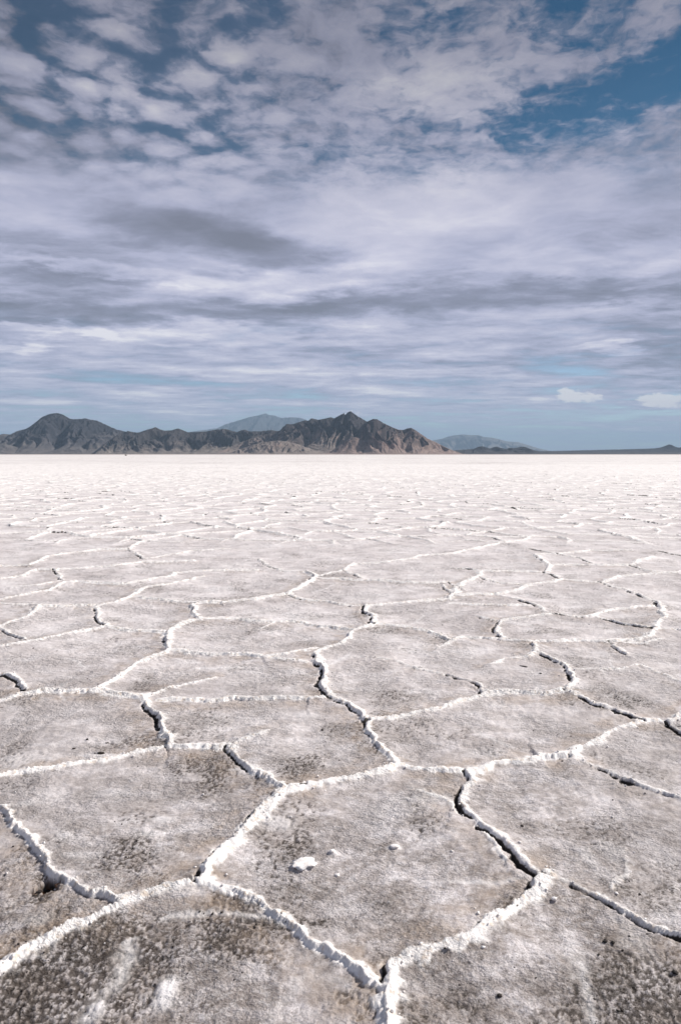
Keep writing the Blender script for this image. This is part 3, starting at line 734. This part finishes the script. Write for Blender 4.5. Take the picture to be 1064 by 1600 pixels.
mountain('low_hill', [(640,709),(720,705),(840,704.8),(880,704.2),(920,703.2),(960,702.2),(1000,701.2),(1020,700.5),(1030,699),(1036,696.5),(1042,694.3),(1046,695),(1052,698),(1057,699.3),(1070,697.5),(1100,691),(1140,690),(1200,697),(1300,709)],
    12500, 1500, 900, 919, mDark, 'long low dark plain with a small knob near the right edge', ncol=560, nrow=70, spur=.6, p=0.9)

# ------------------------------------------------------------------ loose bits on the crust
def lump_mesh(name, r, sq, seed, subdiv=3, rough=.35, elong=1.0):
    import bmesh
    bm = bmesh.new(); bmesh.ops.create_icosphere(bm, subdivisions=subdiv, radius=1.0)
    for v in bm.verts:
        c = v.co
        n = 1 + rough*float(perlin(c.x*1.6+seed, c.y*1.6+c.z*1.1, seed)) + rough*.5*float(perlin(c.x*4+seed, c.y*4-c.z*3, seed+7))
        v.co = Vector((c.x*r*n*elong, c.y*r*n, c.z*r*n*sq))
    me = bpy.data.meshes.new(name); bm.to_mesh(me); bm.free()
    for p_ in me.polygons: p_.use_smooth = True
    return me
def stone_mat(name, c1, c2, sc2=160):
    m, g, b = mat_base(name)
    pos = g.new('ShaderNodeTexCoord').outputs['Object']
    g.l.new(g.mix(g.mapr(g.noise(pos, sc2, 4, .6), .4, .62), c1, c2), b.inputs['Base Color'])
    b.inputs['Roughness'].default_value = .8
    bp = g.new('ShaderNodeBump'); bp.inputs['Distance'].default_value = .003; g.l.new(g.noise(pos, sc2*1.5, 4, .6), bp.inputs['Height']); g.l.new(bp.outputs[0], b.inputs['Normal'])
    return m
MUD = stone_mat('dark_mud', (.010, .007, .006), (.035, .022, .016))
RUST = stone_mat('rusty_mud', (.16, .075, .035), (.34, .22, .14), 90)
WHT = stone_mat('white_salt', (.93, .90, .89), (.82, .77, .73), 60)
def stone(name, px, py, r, mat, label, cat, group=None, sq=.55, el=1.0, rot=0, seed=1, sink=.25, rough=.35):
    x, y = pix_ground(px, py)
    me = lump_mesh(name, r, sq, seed, 3, rough, el); me.materials.append(mat)
    o = bpy.data.objects.new(name, me); C.objects.link(o)
    o.location = (x, y, ground_height(x, y)+r*sq*(1-sink)*.8); o.rotation_euler = (0, 0, math.radians(rot))
    set_prop(o, None, label, cat, group)
    return o
G = 'dark mud crumbs on the salt plates'
stone('mud_clod', 92, 1384, .009, RUST, 'rusty brown clod on the rim of the black hollow by the left ridge', 'clod', None, .6, 1.5, -25, 5)
stone('mud_clod', 62, 1398, .007, MUD, 'dark clod at the lower left end of the black hollow', 'clod', G, .5, 1.7, 15, 6)
stone('dark_pebble', 158, 1179, .011, MUD, 'black pebble on a white patch in the plate left of the short dark crack', 'pebble', G, .45, 1.5, 0, 7)
stone('dark_pebble', 149, 1179, .004, MUD, 'tiny dark pebble just left of the larger black pebble', 'pebble', G, .6, 1.3, 10, 8)
stone('dark_pebble', 137, 1158, .006, MUD, 'small dark pebble above and left of the black pebble on the white patch', 'pebble', G, .9, 1.0, 60, 9)
stone('dark_pebble', 116, 1171, .006, MUD, 'small flat dark pebble left of the black pebble on the white patch', 'pebble', G, .5, 1.4, 20, 10)
stone('dark_pebble', 168, 1161, .006, MUD, 'flat dark pebble above the black pebble on the white patch', 'pebble', G, .4, 1.6, 5, 10)
stone('dark_sliver', 818, 1042.5, .010, MUD, 'thin black sliver lying inside the plate left of the curved dark crack', 'sliver', G, .35, 2.6, -30, 11)
stone('dark_pebble', 844, 1053, .006, MUD, 'tiny black pebble below and right of the thin black sliver', 'pebble', G, .5, 1.4, -20, 12)
stone('dark_pebble', 815, 1292.5, .006, MUD, 'lone black pebble in the middle of the right plate above the three-way ridge', 'pebble', G, .6, 1.2, 0, 13)
stone('dark_pebble', 945, 1473, .006, MUD, 'left one of the pair of black pebbles below the dark diagonal crack', 'pebble', G, .7, 1.3, 30, 14)
stone('dark_pebble', 957, 1475, .005, MUD, 'right one of the pair of black pebbles below the dark diagonal crack', 'pebble', G, .7, 1.0, 0, 15)
stone('dark_pebble', 780, 1559, .006, MUD, 'black pebble near the bottom edge, right of the white bottom ridge', 'pebble', G, .7, 1.2, 30, 16)
stone('dark_pebble', 1054, 1520, .008, MUD, 'black pebble at the lower right edge of the photo', 'pebble', G, .7, 1.1, 30, 17)
stone('dark_pebble', 1007, 1244, .003, MUD, 'tiny dark pebble beside the faint crack near the right edge', 'pebble', G, .7, 1.3, 30, 18)
stone('dark_pebble', 504, 1144, .006, MUD, 'small dark pebble on the plate left of the short crack in the middle', 'pebble', G, .5, 1.4, 0, 19)
G2 = 'white salt lumps on the salt plates'
stone('salt_lump', 475, 1353, .036, WHT, 'largest white salt lump, on the plate in the middle foreground', 'salt lump', G2, .12, 1.3, 10, 21, .8, .4)
stone('salt_lump', 519, 1333, .010, WHT, 'small round white salt lump right of the largest one', 'salt lump', G2, .5, 1.0, 0, 22, .4, .2)
stone('salt_lump', 527, 1367, .009, WHT, 'small white salt lump below and right of the largest one', 'salt lump', G2, .5, 1.0, 0, 23, .4, .2)
stone('salt_lump', 617, 1324, .013, WHT, 'flattish white salt lump on the right half of the middle foreground plate', 'salt lump', G2, .4, 1.4, 0, 24, .4, .2)
stone('salt_lump', 865, 1415, .008, WHT, 'bright white salt crumb just right of the three-way ridge corner', 'salt lump', G2, .7, 1.1, 0, 25, .3, .3)
stone('distant_rock', 197, 711.8, .8, MUD, 'tiny dark rock far out on the flat below the flat-topped mountain', 'rock', None, .7, 1.2, 0, 31, .2)

# crumbs of salt and mud along the ridges: beyond counting
def crumbs(name, mat, n, seed, r0, r1, pick, label, lift_=.5):
    rng = np.random.default_rng(seed)
    base = lump_mesh('tmp', 1.0, .8, seed, 1, .6)
    bv = np.array([v.co[:] for v in base.vertices]); bf = np.array([p_.vertices[:] for p_ in base.polygons])
    rr = np.where((ys > 1.4) & (ys < 11))[0]
    V, Fc = [], []; k = 0
    wgt = pick(rr)
    wgt = wgt*np.gradient(ys)[rr][:, None]*(ys[rr]+1.15)[:, None]
    cw = np.cumsum(wgt.reshape(-1)); tot = cw[-1]
    idx = np.searchsorted(cw, rng.random(n)*tot)
    for i in idx:
        r, c = rr[i//len(ss)], i % len(ss)
        x, y, z = X[r, c], Y[r, c], hgt[r, c]
        s = (r0+(r1-r0)*rng.random()**3)
        a = rng.random()*6.28; ca, sa = math.cos(a), math.sin(a)
        q = bv*np.array([1+.5*rng.random(), 1, .6+.5*rng.random()])*s
        q = np.stack([q[:, 0]*ca-q[:, 1]*sa, q[:, 0]*sa+q[:, 1]*ca, q[:, 2]], 1)
        V.append(q+np.array([x+rng.normal()*.004, y+rng.normal()*.004, z+s*lift_])); Fc.append(bf+k); k += len(bv)
    V = np.concatenate(V); Fc = np.concatenate(Fc)
    me = bpy.data.meshes.new(name); me.vertices.add(len(V)); me.vertices.foreach_set('co', V.reshape(-1).astype(np.float32))
    me.loops.add(Fc.size); me.loops.foreach_set('vertex_index', Fc.reshape(-1).astype(np.int32))
    me.polygons.add(len(Fc)); me.polygons.foreach_set('loop_start', np.arange(len(Fc), dtype=np.int32)*3)
    me.update(calc_edges=True); me.materials.append(mat)
    o = bpy.data.objects.new(name, me); C.objects.link(o); set_prop(o, 'stuff', label, 'crumbs')
    bpy.data.meshes.remove(base)
crumbs('salt_crumbs', WHT, 9000, 3, .0012, .0055, lambda rr: np.clip(ridge_w[rr]*3, 0, 1)*(Y[rr] > 0)*(.3+np.clip(groove[rr], 0, 1)) + .045*np.exp(-edge_d[rr]/.13), 'loose white salt crumbs along the ridges')
crumbs('mud_crumbs', MUD, 2500, 4, .001, .0045, lambda rr: np.clip(groove[rr]-.1, 0, 1)*.7 + np.clip(patch[rr]-.2, 0, 1)*.35 + .004, 'loose dark mud crumbs in the cracks and dirty patches', .3)

# ------------------------------------------------------------------ air
import bmesh
bm = bmesh.new(); bmesh.ops.create_cube(bm, size=1.0)
for v in bm.verts:
    v.co = Vector((v.co.x*180000, v.co.y*180000, -1.2 if v.co.z < 0 else 2450.0))
me = bpy.data.meshes.new('haze'); bm.to_mesh(me); bm.free()
hm = bpy.data.materials.new('haze'); hm.use_nodes = True; t = hm.node_tree; t.nodes.clear()
o_ = t.nodes.new('ShaderNodeOutputMaterial'); pv = t.nodes.new('ShaderNodeVolumePrincipled')
pv.inputs['Color'].default_value = (.50, .70, .92, 1); pv.inputs['Density'].default_value = 2.6e-5; pv.inputs['Anisotropy'].default_value = 0.0
t.links.new(pv.outputs[0], o_.inputs['Volume'])
me.materials.append(hm)
hz = bpy.data.objects.new('haze', me); C.objects.link(hz); set_prop(hz, 'stuff', 'thin blue haze in the air over the salt flat', 'haze')
